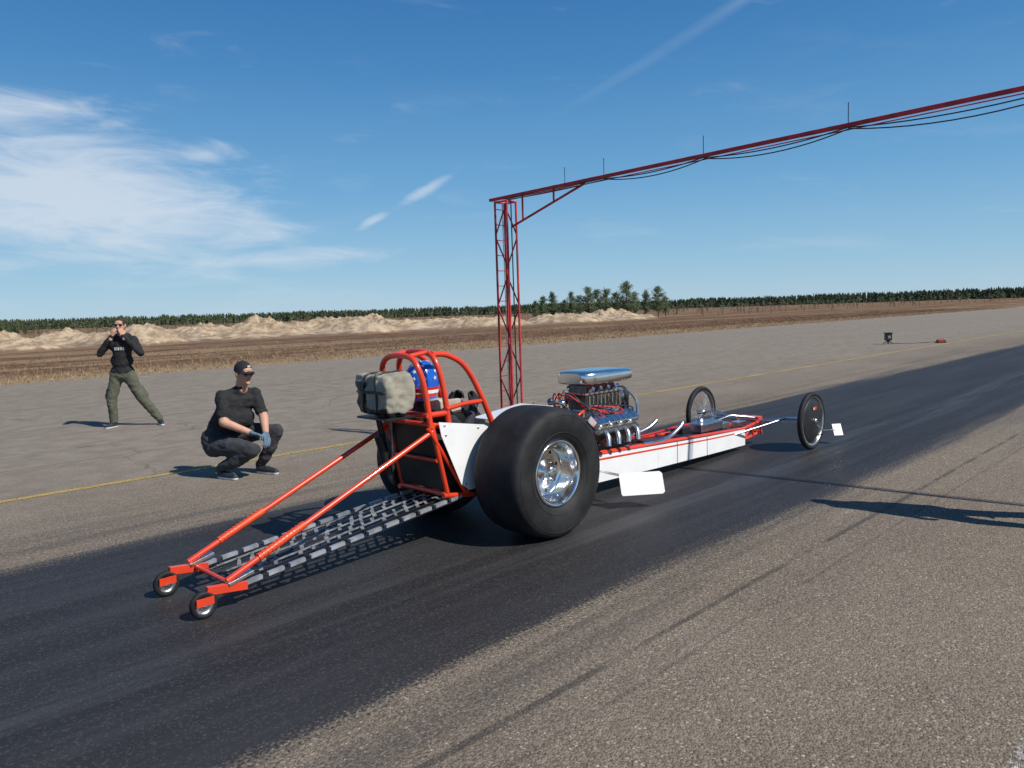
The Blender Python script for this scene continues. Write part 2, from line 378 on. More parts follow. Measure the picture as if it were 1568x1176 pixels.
for i in range(6500):
    az_=math.radians(random.uniform(-62,58)); row=random.random()
    dd=700+row*170
    x_=math.sin(az_)*dd; y_=math.cos(az_)*dd
    hh_=(9.2+1.0*noise.noise(V((az_*14,0,0)))+1.2*noise.noise(V((az_*70,3,0))))*random.uniform(.80,1.08)*(dd/760)
    ftree(x_,y_,-.3,hh_,random.uniform(2,3.4))
b=MB(); b.add(vs,fs,0); b.obj('distant_forest',[FOR])
b=MB()
for i in range(1300):
    az_=math.radians(random.uniform(-40,42)); dd=random.uniform(130,480)
    x_=math.sin(az_)*dd; y_=math.cos(az_)*dd
    nn=(-x_+y_)*.7071
    if nn<60: continue
    h=random.uniform(.5,2.4)*(.6+dd/500); q=V((x_,y_,0))
    g=random.random()<.35
    b.tube([q,q+V((random.uniform(-.1,.1),0,h))],[.03+dd*.0001,.01],0,4,caps=False)
    for k in range(7):
        c=q+V((random.gauss(0,.22)*h*.5,random.gauss(0,.2),h*random.uniform(.3,1)))
        u=V((random.gauss(0,1),random.gauss(0,1),random.gauss(0,1))).normalized()*h*.14; ww=u.orthogonal().normalized()*h*.05
        b.add([c-u,c+ww,c+u,c-ww],[(0,1,2,3)],1 if g else 0)
b.obj('scrub',[GR3,GF2])
# ------------------------------------------------------------------ gantry
ga=empty('timing_gantry')
b=MB(); bx,by=-.01,9.71; hw=.092; zt=3.02
d1=V((4.27,-3.42,0)).normalized(); d2=V((-d1.y,d1.x,0))
def tower(b,bx,by,zt):
    c=[V((bx,by,0))+d1*sx*hw+d2*sy*hw for sx,sy in((-1,-1),(1,-1),(1,1),(-1,1))]
    for q in c: b.tube([q,q+V((0,0,zt))],.014,0,8)
    nz=7
    for i in range(nz):
        za=zt*i/nz; zb=zt*(i+1)/nz
        for k in (0,2):
            q1,q2=c[k],c[(k+1)%4]
            if i%2: q1,q2=q2,q1
            b.tube([q1+V((0,0,za+.02)),q2+V((0,0,zb-.02))],.010,0,6)
    for i in range(16):
        z_=zt*(i+.5)/16
        b.tube([c[3]+V((0,0,z_)),c[0]+V((0,0,z_))],.006,0,6)
    for k in range(4): b.tube([c[k]+V((0,0,zt-.01)),c[(k+1)%4]+V((0,0,zt-.01))],.012,0,6)
    b.box((bx,by,.01),(.4,.4,.02),0)
tower(b,bx,by,zt)
P0=V((-.1,9.75,3.06)); P1=V((4.17,6.33,3.30)); dB=P1-P0
def bp(k): return P0+dB*k
rotb=Matrix((dB.normalized(),d2,dB.normalized().cross(d2))).transposed()
b.box(bp(1.0)-dB.normalized()*.05,(dB.length*2.03,.04,.036),0,rotb)
b.tube([bp(-.02)+V((0,0,-.028))+d2*.06,bp(2)+V((0,0,-.028))+d2*.06],.006,0,6)
b.tube([V((bx,by,2.70))+d1*hw,bp(.235)-V((0,0,.03))],.015,0,8)
for k in (.07,.155): 
    q=bp(k); tt=(k-.02)/.215
    b.tube([q-V((0,0,.02)),q-V((0,0,.38*(1-tt)+.02))],.012,0,8)
b.tube([bp(1.77)-V((0,0,.03)),V((8.44,2.91,2.9))],.016,0,8)
tower(b,8.44,2.91,3.5)
for k in (.185,.282,.4994,.756,1.1,1.4): b.tube([bp(k),bp(k)+V((0,0,.2))],.004,1,6)
b.obj('frame',[DRED,BLACK],ga)
b=MB(); ks=[.02,.282,.4994,.756,1.12,1.5,1.98]
for j,(sag,off) in enumerate([(.045,-.03),(.075,.03)]):
    for a1,a2 in zip(ks[:-1],ks[1:]):
        pts=[]
        for i in range(13):
            t=i/12; q=bp(a1+(a2-a1)*t); s1=sag*(a2-a1)*4*(.2 if a1<.1 else 1)
            pts.append(q+V((0,0,-.026-4*t*(1-t)*s1))+d2*off)
        b.tube(pts,.006,0,6)
q=V((bx,by,0)); b.tube([q+d2*hw*1.2+V((0,0,3)),q+d2*hw*1.25+V((0,0,.1))],.009,0,6); b.tube([q-d1*.05+V((0,0,3)),q-d1*.04+V((0,0,.1))],.007,1,6)
b.obj('cables',[BLACK,GREYW],ga)
# ------------------------------------------------------------------ dragster
car=empty('dragster_car',(-.332,5.952,0),math.radians(45))
AX=.125
def slick(side):
    b=MB(); yc=side*.595; c=(AX,yc,.478); ax=(0,side,0)
    pr=[(.234,.155),(.245,.19),(.27,.213),(.33,.230),(.40,.233),(.445,.222),(.466,.20),(.475,.16),(.479,.09),(.4805,.0)]
    prof=pr+[(a,-h) for a,h in pr[-2::-1]]
    b.lathe(prof,c,ax,0,112)
    for rr,hh_ in ((.30,.2235),(.425,.228)): b.lathe([(rr-.004,hh_-.001),(rr,hh_+.003),(rr+.004,hh_-.001)],c,ax,0,96)
    b.lathe([(.218,.190),(.232,.203),(.243,.200),(.246,.190),(.236,.15)],c,ax,1,80)
    b.lathe([(.222,.197),(.212,.18),(.207,.12),(.198,.10),(.192,.06),(.180,.045),(.150,.040),(.120,.048),(.10,.062),(.092,.085),(.06,.09),(.052,.135),(.042,.15),(.02,.154),(.0,.154)],c,ax,1,80)
    b.lathe([(.188,.0),(.188,-.15),(.235,-.17)],c,ax,2,48); b.lathe([(0,-.02),(.19,-.02)],c,ax,2,40)
    for k in range(8):
        a=2*math.pi*k/8+.2; d=V((math.cos(a),0,math.sin(a))); q=V(c)+d*.150
        b.lathe([(0,.0435),(.012,.0435),(.015,.0415)],q,ax,4,14)
    for k in range(5):
        a=2*math.pi*k/5; d=V((math.cos(a),0,math.sin(a))); b.lathe([(0,.022),(.009,.022),(.011,.0)],V(c)+d*.075+V(ax)*.087,ax,3,6,smooth=False)
    for k in range(16):
        a=2*math.pi*k/16; d=V((math.cos(a),0,math.sin(a))); b.lathe([(0,.008),(.006,.008),(.007,0)],V(c)+d*.203+V(ax)*.108,ax,3,8)
    return b.obj('rear_wheel_'+('left' if side>0 else 'right'),[RUB,CHROME,STEEL,ALU,BLACK],car)
slick(-1); slick(1)
def fwheel(y,cover):
    b=MB(); c=V((4.47,y,.325)); s=-1 if y<0 else 1
    prof=[(.325-.026+.026*math.cos(a),.03*math.sin(a)) for a in [i*math.pi*2/14 for i in range(14)]]
    b.lathe(prof,c,(0,s,0),0,64,closed=True)
    b.lathe([(.278,.022),(.262,.02),(.262,-.02),(.278,-.022)],c,(0,s,0),1,64)
    b.lathe([(0,.06),(.022,.06),(.028,.045),(.03,-.05),(0,-.05)],c,(0,s,0),1,20)
    for k in range(36):
        a=2*math.pi*k/36; a2=a+(.35 if k%2 else -.35)
        b.tube([c+V((math.cos(a2)*.028,s*(.035 if k%4<2 else -.035),math.sin(a2)*.028)),c+V((math.cos(a)*.265,0,math.sin(a)*.265))],.0022,1,5,caps=False)
    if cover:
        b.lathe([(0,.038),(.06,.036),(.2,.024),(.255,.012),(.26,.0)],c,(0,s,0),2,48)
        b.lathe([(0,-.034),(.06,-.034),(.2,-.022),(.255,-.012)],c,(0,s,0),2,48)
        b.plate([c+V((q[0],s*.036,q[1])) for q in ((-.02,.12),(.03,.13),(.035,.16),(-.01,.165))],(0,.012,0),3)
        b.plate([c+V((q[0],s*.038,q[1])) for q in ((-.045,.13),(-.03,.125),(-.02,.15),(-.04,.16))],(0,.01,0),4)
    b.obj('front_wheel_'+('right' if y<0 else 'left'),[RUB,ALU,BLACK,RED,WHITE],car)
fwheel(-.75,True); fwheel(.66,False)
b=MB(); T=.019
for s in (-1,1):
    b.tube([(-.52,s*.26,.36),(.1,s*.26,.27),(1.2,s*.22,.20),(4.05,s*.13,.10),(4.55,s*.10,.14)],T,0)
    b.tube([(-.60,s*.26,.88),(-.1,s*.27,.78),(.3,s*.26,.55),(1.1,s*.23,.40),(4.05,s*.14,.235),(4.5,s*.11,.27)],T,0)
    for x_ in (4.1,4.3,4.5): b.tube([(x_,s*.13,.11),(x_-.04,s*.13,.25)],.012,0)
    b.tube([(4.05,s*.13,.1),(4.3,s*.125,.25)],.011,0)
    b.tube([(-.60,s*.26,.88),(-.48,s*.26,.36)],T,0)
    b.tube([(-.64,s*.27,.86),(-.30,s*.26,.33)],T*.8,0)
    b.tube([(-.1,s*.27,.78),(-.3,s*.26,.33)],T*.8,0)
    b.tube([(4.47,s*.45,.33),(3.75,s*.16,.2)],.011,1)
for x_,z_ in ((-.50,.37),(-.60,.88),(4.5,.14),(4.5,.27),(4.2,.11)): b.tube([(x_,-.26 if x_<1 else -.12,z_),(x_,.26 if x_<1 else .12,z_)],T,0)
b.tube([(-.56,-.26,.62),(-.56,.26,.62)],.015,0)
b.tube(crv([(4.47,-.70,.33),(4.47,-.5,.34),(4.48,-.2,.28),(4.48,.2,.28),(4.47,.45,.34),(4.47,.62,.33)],5),.02,1)
b.tube([(4.36,-.66,.30),(4.36,.58,.30)],.009,1); b.tube([(4.40,-.1,.32),(4.20,.1,.36),(3.6,.12,.30)],.009,1)
b.box((4.48,0,.30),(.10,.26,.05),0); b.box((4.2,0,.27),(.2,.1,.05),1)
C=.0215
for x0,w0,h0 in ((-.66,.24,1.37),(-.50,.25,1.39)):
    b.tube(crv([(x0+.05,-w0-.02,.86),(x0+.03,-w0,1.12),(x0,-w0*.86,h0-.08),(x0,-w0*.45,h0-.01),(x0,w0*.45,h0-.01),(x0,w0*.86,h0-.08),(x0+.03,w0,1.12),(x0+.05,w0+.02,.86)],6),C,0,12)
for s in (-1,1):
    b.tube(crv([(-.50,s*.17,1.37),(-.36,s*.18,1.355),(-.22,s*.21,1.26),(-.10,s*.24,1.04),(0.0,s*.265,.78)],6),C,0,12)
    b.tube([(-.66,s*.12,1.365),(-.50,s*.12,1.385)],C*.8,0)
    b.tube(crv([(-.47,s*.27,.98),(-.3,s*.27,1.0),(-.12,s*.255,1.0)],5),C*.8,0,12)
    b.tube([(-.63,s*.25,.95),(-.46,s*.26,.95)],C,0)
b.tube([(-.63,-.27,.95),(-.63,.27,.95)],C,0)
b.tube([(-.63,-.22,1.12),(-.63,.22,1.12)],C*.8,0)
b.obj('chassis_frame',[RED,ALU],car)
b=MB()
b.tube([(AX,-.4,.478),(AX,.4,.478)],.045,0,16); b.sph((AX,0,.47),(.15,.13,.15),0)
b.plate([(-.50,-.24,.40),(-.50,.24,.40),(-.57,.24,.86),(-.57,-.24,.86)],(.01,0,0),1)
b.plate([(-.3,-.22,.32),(.6,-.22,.28),(.6,.22,.28),(-.3,.22,.32)],(0,0,.01),1)
b.box((-.42,0,.98),(.12,.38,.12),2)
b.box((-.36,-.17,.98),(.2,.05,.10),2); b.box((-.36,.17,.98),(.2,.05,.10),2)
b.tube([(-.80,.10,.96),(-.70,.12,.50)],.022,1); b.tube([(-.80,.10,.80),(-.74,.11,.62)],.034,1,14)
b.tube([(-.72,.05,.90),(-.72,.05,.55)],.012,3)
b.lathe([(.11,.01),(.115,0),(.11,-.01),(.02,-.01),(.02,.01)],(-.45,.33,.43),(0,1,0),3,32,closed=True)
b.box((.12,0,.75),(.3,.4,.02),1)
b.tube([(.10,0,.62),(-.08,0,.92)],.014,1); b.tube(crv([(-.08,-.13,.99),(-.08,-.15,.9),(-.08,0,.9),(-.08,.15,.9),(-.08,.13,.99)],5),.014,1)
b.obj('running_gear',[STEEL,BLACK,mat('seat_pad',(.42,.38,.3),.9,var=.15,bump=.4),STEEL],car)
b=MB()
def side(s):
    st=[(.25,.262,.36,.56),(.8,.262,.20,.45),(1.25,.256,.135,.375),(2.2,.235,.105,.325),(3.2,.20,.075,.27),(4.03,.17,.055,.235)]
    for (xa,ya,ba,ta),(xb,yb,b2,tb) in zip(st[:-1],st[1:]):
        ma=ba+(ta-ba)*.80; mb=b2+(tb-b2)*.80; mc=ba+(ta-ba)*.88; md_=b2+(tb-b2)*.88
        for (l0,h0,l1,h1,mi,off) in ((ba,ma,b2,mb,0,0),(ma,mc,mb,md_,1,.0),(mc,ta,md_,tb,0,0)):
            b.plate([(xa,s*ya,l0),(xb-.002,s*yb,l1),(xb-.002,s*yb,h1),(xa,s*ya,h0)],(0,.008,0),mi)
        if s>0: b.plate([(xa,-ya+.01,ba+.005),(xb,-yb+.01,b2+.005),(xb,yb-.01,b2+.005),(xa,ya-.01,ba+.005)],(0,0,.006),0)
    for x_,yy,lo,hi in ((2.55,.2265,.095,.308),(3.15,.2055,.078,.272)):
        b.box((x_,s*yy,(lo+hi)/2),(.006,.006,hi-lo),2)
    b.plate([(-.57,s*.30,.90),(-.14,s*.30,.83),(.35,s*.28,.58),(.35,s*.28,.38),(-.30,s*.30,.37),(-.38,s*.30,.42),(-.55,s*.30,.80)],(0,.006,0),0)
    for q in ((-.52,.87),(-.20,.815),(-.34,.42),(-.51,.80)): b.lathe([(0,.004),(.008,.004),(.01,0)],(q[0],s*.304,q[1]),(0,s,0),3,8)
side(-1); side(1)
b.plate([(2.35,-.215,.317),(4.0,-.165,.238),(4.0,.165,.238),(2.35,.215,.317)],(0,0,.006),2)
b.plate([(4.03,-.165,.06),(4.03,.165,.06),(4.03,.16,.23),(4.03,-.16,.23)],(.006,0,0),0)
b.plate([(.95,-.19,.50),(.95,.19,.50),(.75,.19,.86),(.75,-.19,.86)],(.01,0,0),0)
b.plate([(.2,-.2,.80),(.75,-.19,.86),(.75,.19,.86),(.2,.2,.80)],(0,0,.008),0)
for s in (-1,1): b.tube([(1.25,s*.25,.388),(4.03,s*.165,.245)],.011,1,8)
b.obj('body_panels',[WHITE,RED,BLACK,ALU],car)
b=MB()
def wdir(a): a=math.radians(a-45); return V((math.cos(a),math.sin(a),0))
wx=wdir(8); nrm=wx.cross(V((0,0,1))); upv=(V((0,0,1))*math.cos(.45)-nrm*math.sin(.45)); th=wx.cross(upv)*.006
cc=V((1.19,-.76,.205)); pts=[]
for a,z_ in ((-.185,-.08),(-.175,-.095),(.165,-.095),(.185,-.08),(.185,.075),(.165,.095),(-.175,.095),(-.185,.085)): pts.append(cc+wx*a+upv*z_)
b.plate(pts,th,0)
b.tube([(1.25,-.25,.24),tuple(cc+V((0,.02,.03)))],.01,1)
b.tube([(4.47,-.74,.33),(4.62,-.82,.2),(4.9,-.84,.17)],.007,1)
c2=V((4.97,-.84,.165)); b.plate([c2+wx*a+upv*z_ for a,z_ in ((-.055,-.07),(.055,-.07),(.055,.07),(-.055,.07))],wx.cross(upv)*.004,0)
b.obj('deflector_plates',[WHITE,ALU],car)
b=MB()
b.box((3.45,.0,.335),(.45,.2,.09),0); b.lathe([(0,.05),(.04,.05),(.045,0)],(3.35,0,.38),(0,0,1),0,20); b.box((3.0,.02,.345),(.16,.15,.07),1)
b.box((3.85,.03,.29),(.14,.14,.07),0)
b.tube(crv([(2.0,-.2,.36),(2.25,-.2,.34),(2.5,-.17,.36),(2.68,-.17,.43),(2.74,-.17,.47)],6),.022,0,12)
b.tube(crv([(2.0,.2,.40),(2.3,.2,.36),(2.6,.17,.40),(2.74,.15,.47)],6),.022,0,12)
b.tube(crv([(2.0,.05,.4),(2.4,.08,.36),(2.9,.05,.38),(3.2,.05,.38)],6),.012,2,8)
b.obj('fuel_tank',[ALU,BLACK,WIRE],car)
# engine
b=MB()
b.box((1.52,0,.42),(.66,.26,.30),0)
for s in (-1,1):
    rt=Matrix.Rotation(s*-.7,3,'X')
    b.box((1.52,s*.17,.585),(.64,.20,.13),0,rt)
    b.box((1.52,s*.235,.665),(.60,.125,.075),1,rt)
    for k in range(7): b.box((1.28+k*.08,s*.262,.70),(.014,.11,.012),1,rt)
    for k in range(4):
        x0=1.32+k*.145
        b.tube(crv([(x0,s*.21,.55),(x0+.01,s*.275,.565),(x0+.0,s*.315,.53),(x0-.02,s*.335,.455)],6),.027,6,14,caps=False)
        b.lathe([(.0,-.004),(.0245,-.004)],(x0-.02,s*.335,.457),(-.2,0,-1),3,12)
        b.box((x0+.0,s*.222,.545),(.075,.014,.07),1)
        b.tube(crv([(x0+.04,s*.20,.66),(x0-.02,s*.25,.76),(1.25,s*.08,.80)],5),.006,3 if k%2 else 4,6)
    b.tube([(1.25,s*.25,.46),(1.82,s*.25,.43)],.016,3,8)
    b.box((1.5,s*.19,.45),(.5,.05,.10),3)
b.box((1.52,0,.70),(.52,.2,.12),1)
b.box((1.53,0,.82),(.52,.24,.14),0)
for k in range(9): b.box((1.31+k*.055,0,.825),(.014,.262,.125),1)
b.box((1.53,0,.905),(.56,.26,.02),1)
b.box((1.50,0,.945),(.42,.20,.07),0)
for s in (-1,1):
    for k in range(4): b.tube([(1.34+k*.11,s*.11,.93),(1.34+k*.11,s*.15,.95)],.02,1,10)
    b.tube([(1.3,s*.12,.955),(1.74,s*.12,.955)],.009,4,8)
    for k in range(8): b.tube(crv([(1.28+k*.07,s*.14,.93),(1.29+k*.07,s*.2,.85),(1.28+k*.07,s*.17,.74)],4),.004,3,5)
    b.tube(crv([(1.86,s*.12,.9),(1.95,s*.17,.78),(1.9,s*.2,.6),(1.8,s*.2,.45)],6),.014,1,10)
b.lathe([(0,.0),(.085,.0),(.085,.09),(0,.09)],(1.86,0,.83),(1,0,0),1,30); b.lathe([(0,.0),(.075,.0),(.075,.09),(0,.09)],(1.88,0,.40),(1,0,0),1,30)
b.lathe([(0,0),(.035,0),(.035,.09),(0,.09)],(1.88,-.1,.62),(1,0,0),1,20)
pts=[(1.91,-.09,.83)]+[(1.91,.09*math.cos(a),.83+.09*math.sin(a)) for a in np.linspace(math.pi,0,10)]+[(1.91,.08*math.cos(a),.40+.08*math.sin(a)) for a in np.linspace(0,-math.pi,10)]
vs=[];n=len(pts)
for q in pts:
    vs+= [(q[0]-.035,q[1],q[2]),(q[0]+.035,q[1],q[2])]
b.add(vs,[(2*i,2*i+1,(2*i+3)%(2*n),(2*i+2)%(2*n)) for i in range(n)],3,True)
b.box((1.86,0,.52),(.05,.22,.3),0)
b.box((1.93,-.02,.62),(.02,.06,.5),0)
b.lathe([(0,.14),(.05,.13),(.06,.05),(.03,.0)],(1.12,0,.70),(0,0,1),3,20)
for k in range(8):
    a=k*.8; b.tube(crv([(1.12+.03*math.cos(a),.03*math.sin(a),.83),(1.10+.05*math.cos(a),.10*math.sin(a),.92),(1.2,.2*(1 if math.sin(a)>0 else -1),.80),(1.25+.07*k,.24*(1 if math.sin(a)>0 else -1),.68)],5),.006,4 if k%2 else 3,6)
b.tube(crv([(1.15,-.14,.55),(1.05,-.2,.7),(.95,-.12,.85),(.85,-.05,.86)],6),.012,3,8)
b.tube(crv([(1.15,.1,.5),(1.0,.15,.65),(.9,.1,.78),(.8,.08,.86)],6),.012,4,8)
b.tube(crv([(1.25,-.12,.55),(1.12,-.24,.6),(1.1,-.22,.42),(1.3,-.2,.36)],6),.014,5,8)
b.sph((1.02,-.05,.85),(.04,.04,.03),1); b.sph((1.0,.06,.86),(.03,.03,.03),5)
b.tube([(1.02,-.05,.7),(1.02,-.05,.84)],.01,1)
for s in (-1,1):
    b.tube([(1.0,s*.22,.42),(1.0,s*.2,.72),(1.2,s*.16,.78)],.013,2,8); b.box((1.15,s*.2,.36),(.16,.05,.06),2)
b.box((1.08,0,.50),(.08,.38,.22),2)
b.obj('engine',[STEEL,CHROME,RED,BLACK,WIRE,BLUEH,ALU],car)
b=MB(); sc=[]
secs=[(1.20,.12,.045),(1.23,.17,.058),(1.33,.20,.064),(1.60,.205,.066),(1.80,.20,.060),(1.86,.19,.052)]
seg=28
for x_,hw_,hh_ in secs:
    for k in range(seg):
        a=2*math.pi*k/seg; e=.45
        cy=math.copysign(abs(math.cos(a))**e,math.cos(a)); cz=math.copysign(abs(math.sin(a))**e,math.sin(a))
        sc.append((x_,hw_*cy,1.045+hh_*cz))
fs=[]
for i in range(len(secs)-1):
    for k in range(seg):
        l=(k+1)%seg; fs.append((i*seg+k,i*seg+l,(i+1)*seg+l,(i+1)*seg+k))
fs.append(tuple(range(seg))[::-1]); b.add(sc,fs,0,False)
for i,fc in enumerate(b.f): b.s[i]=len(fc)==4
b.add(sc[-seg:],[tuple(range(seg))],1)
b.box((1.855,0,1.02),(.03,.30,.02),0)
b.obj('injector_scoop',[mat('polished_scoop',(.9,.86,.81),.2,1,.06,8,.05,10),BLACK],car)
# wheelie bars
b=MB()
for s,y0 in ((-1,-.245),(1,.285)):
    b.tube([(-.58,s*.26,.84),(-2.13,y0,.175)],.018,0,12)
    b.tube([(-1.93,y0*1.0,.262),(-1.62,y0+(s*.26-y0)*.3,.395)],.0235,5,12)
    for k in range(12):
        t=k/12; b.tube([V((-1.93+.31*t,y0,.262+.133*t)),V((-1.93+.31*t+.008,y0,.262+.133*t+.003))],.0262,0,12)
    b.box((-2.13,y0,.135),(.24,.035,.05),0,Matrix.Rotation(.12,3,'Y')); 
    b.box((-2.05,y0,.175),(.16,.05,.018),1,Matrix.Rotation(-.25,3,'Y'))
    b.box((-2.27,y0-.028,.10),(.10,.008,.045),0); b.box((-2.27,y0+.028,.10),(.10,.008,.045),0)
    c=(-2.27,y0,.078)
    b.lathe([(.052,.02),(.072,.018),(.078,.008),(.078,-.008),(.072,-.018),(.052,-.02)],c,(0,1,0),2,36,closed=True)
    b.lathe([(.0,.012),(.02,.016),(.022,.006),(.048,.006),(.053,.018)],c,(0,1,0),1,30); b.lathe([(.0,-.012),(.02,-.016),(.022,-.006),(.048,-.006),(.053,-.018)],c,(0,1,0),1,30)
    b.tube([(-2.27,y0-.035,.078),(-2.27,y0+.035,.078)],.008,1,8)
b.tube([(-2.09,-.245,.14),(-2.09,.285,.14)],.014,0,12)
for s,ya,yb,A,Bp in ((-1,-.265,-.245,(-.36,.33),(-2.06,.13)),(1,.265,.285,(-.40,.31),(-2.1,.13))):
    A3=V((A[0],ya,A[1])); B3=V((Bp[0],yb,Bp[1])); lat=V((0,-s,0))
    n_=12
    for k in range(n_):
        t0=k/n_; t1=(k+.72)/n_
        hw_=.015
        b.plate([A3.lerp(B3,t0)-lat*hw_,A3.lerp(B3,t1)-lat*hw_,A3.lerp(B3,t1)+lat*hw_,A3.lerp(B3,t0)+lat*hw_],(0,0,.022),6)
    for off in (0,.085):
        q1=A3+lat*off-V((0,0,.016)); q2=B3+lat*off-V((0,0,.016))
        b.plate([q1-lat*.014,q2-lat*.014,q2+lat*.014,q1+lat*.014],(0,0,.008),3)
    for k in range(16):
        q=A3.lerp(B3,k/15.5); b.plate([q+V((-.012,0,-.022)),q+V((.012,0,-.022)),q+V((.012,0,-.022))+lat*.085,q+V((-.012,0,-.022))+lat*.085],(0,0,.006),3)
# centre grating : lengthwise flats joined by short staggered slats
for j,y_ in enumerate((-.165,-.095,-.025,.045,.115,.185)):
    b.plate([(-.45,y_-.009,.318),(-2.0,y_-.009,.137),(-2.0,y_+.009,.137),(-.45,y_+.009,.318)],(0,0,.005),4 if j%2 else 3)
random.seed(12)
for j in range(5):
    y0=-.165+.07*j; y1=y0+.07
    for k in range(16):
        if random.random()<.12: continue
        xa=-.50-.092*k-.046*(j%2)+random.uniform(-.01,.01); za=.318-.1168*(-.45-xa)+.006; sh=.035; wv_=random.uniform(.010,.017)
        b.plate([(xa-wv_,y0,za),(xa+wv_,y0,za),(xa+sh+wv_,y1,za),(xa+sh-wv_,y1,za)],(0,0,.004),4)
b.obj('wheelie_bars',[RED,ALU,RUB,BLACK,GREYW,mat('orange_wrap',(.7,.07,.012),.45),ALU2],car)
# parachute pack
b=MB()
def pk(u,v,w_): 
    x_=-.13+.26*u; y_=-.20+.40*v; z_=-.15+.30*w_
    q=V((x_,y_,z_)); 
    k=1-.10*(abs(2*u-1)**6+abs(2*v-1)**6+abs(2*w_-1)**6)*.6
    q=V((q.x*k,q.y*k,q.z*k))
    return q+q.normalized()*(noise.noise(q*9)*.024+noise.noise(q*24)*.014)+V((-.80,0,1.115))
for fx in range(6):
    vs=[];N=20
    for i in range(N+1):
        for j in range(N+1):
            u,v=i/N,j/N
            q=[(0,u,v),(1,u,v),(u,0,v),(u,1,v),(u,v,0),(u,v,1)][fx]; vs.append(pk(*q))
    for i in range(N):
        for j in range(N):
            dark=(fx==3) or (fx==0 and i/N>.55 and j/N<.8) or fx==4 or (fx==0 and j/N<.15)
            b.add([vs[i*(N+1)+j],vs[(i+1)*(N+1)+j],vs[(i+1)*(N+1)+j+1],vs[i*(N+1)+j+1]],[(0,1,2,3)],1 if dark else 0,True)
for v in (.3,.7):
    pts=[pk(u,v,w_)+V((-.004,0,.004)) for u,w_ in ((0,0),(0,.25),(0,.5),(0,.75),(0,1),(.25,1),(.5,1),(.75,1),(1,1))]
    b.tube(pts,.009,1,6)
pts=[pk(0,v,.55)+V((-.006,0,0)) for v in np.linspace(0,1,9)]; b.tube(pts,.009,1,6)
b.box((-.80,0,.945),(.24,.36,.015),1); b.box((-.68,0,.93),(.06,.06,.08),2)
o_=b.obj('parachute_pack',[CANV,BLACK,RED],car)
bm=bmesh.new(); bm.from_mesh(o_.data); bmesh.ops.remove_doubles(bm,verts=bm.verts,dist=1e-5); bmesh.ops.recalc_face_normals(bm,faces=bm.faces); bm.to_mesh(o_.data); bm.free()
# ------------------------------------------------------------------ people
class Fig:
    def __init__(s): s.p=[]
    def cap(s,a,b_,ra,rb,m): s.p.append(('c',V(a),V(b_),ra,rb,m))
    def ell(s,c,r_,m,R=None): s.p.append(('e',V(c),r_,R if R else Matrix.Identity(3),m))
    def chain(s,pts,rs,m):
        for i in range(len(pts)-1): s.cap(pts[i],pts[i+1],rs[i],rs[i+1],m)
    def build(s,name,mats,voxel,parent,cloth=0,smooth=2,fold=()):
        b=MB()
        for q in s.p:
            if q[0]=='e': b.sph(q[1],q[2],0,20,14,q[3])
            else:
                _,a,c,ra,rb,_m=q; d=(c-a); L=max(d.length,1e-5); d/=L
                prof=[(max(ra*math.sin(t),1e-5),-ra*math.cos(t)) for t in np.linspace(0,math.pi/2,6)]+[(max(rb*math.sin(t),1e-5),L+rb*math.cos(t)) for t in np.linspace(math.pi/2,0,6)]
                b.lathe(prof,a,d,0,18)
        ob=b.obj(name+'_tmp',[]); 
        bm=bmesh.new(); bm.from_mesh(ob.data); bmesh.ops.remove_doubles(bm,verts=bm.verts,dist=2e-5); bmesh.ops.recalc_face_normals(bm,faces=bm.faces); bm.to_mesh(ob.data); bm.free()
        md=ob.modifiers.new('r','REMESH'); md.mode='VOXEL'; md.voxel_size=voxel
        if smooth:
            m2=ob.modifiers.new('s','SMOOTH'); m2.factor=.5; m2.iterations=smooth
        dg=bpy.context.evaluated_depsgraph_get(); me=bpy.data.meshes.new_from_object(ob.evaluated_get(dg))
        bpy.data.objects.remove(ob)
        n=len(me.polygons); cen=np.zeros(n*3); me.polygons.foreach_get('center',cen); cen=cen.reshape(-1,3)
        best=np.full(n,1e9); lab=np.zeros(n,int)
        for q in s.p:
            if q[0]=='e':
                R=np.array(q[3]); l=(cen-np.array(q[1]))@R; rr=np.array(q[2]); d=(np.linalg.norm(l/rr,axis=1)-1)*min(q[2])*1.2; mi=q[4]
            else:
                a=np.array(q[1]);c=np.array(q[2]);ab=c-a; L2=max((ab**2).sum(),1e-9); t=np.clip(((cen-a)@ab)/L2,0,1)
                d=np.linalg.norm(cen-(a+t[:,None]*ab),axis=1)-(q[3]+(q[4]-q[3])*t); mi=q[5]
            k=d<best; best[k]=d[k]; lab[k]=mi
        me.materials.clear()
        for mm in mats: me.materials.append(mm)
        me.polygons.foreach_set('material_index',lab.astype(np.int32)); me.polygons.foreach_set('use_smooth',[True]*n)
        if cloth:
            clv=set()
            for pl in me.polygons:
                if pl.material_index in fold: clv.update(pl.vertices)
            nv=[v.normal.copy() for v in me.vertices]
            for i in clv:
                v=me.vertices[i]; c=v.co
                k=.8*noise.noise(V((c.x*9,c.y*9,c.z*17)))+.6*noise.noise(V((c.x*24+c.z*8,c.y*24,c.z*34)))-abs(noise.noise(V((c.x*7+3,c.y*7,c.z*12))))*.8
                v.co=c+nv[i]*k*cloth
        me.update(); o2=bpy.data.objects.new(name,me); scene.collection.objects.link(o2); o2.parent=parent; return o2
SKIN=mat('skin',(.52,.29,.20),.55,0,.08,12,spec=.3); HAIR=mat('dark_hair',(.03,.022,.018),.8); LIP=mat('lips',(.4,.16,.13),.5)
BLK=mat('black_cotton',(.014,.014,.016),.9,0,.3,15,.3,80); OLIVE=mat('olive_trousers',(.085,.088,.06),.9,0,.15,10,.3,80)
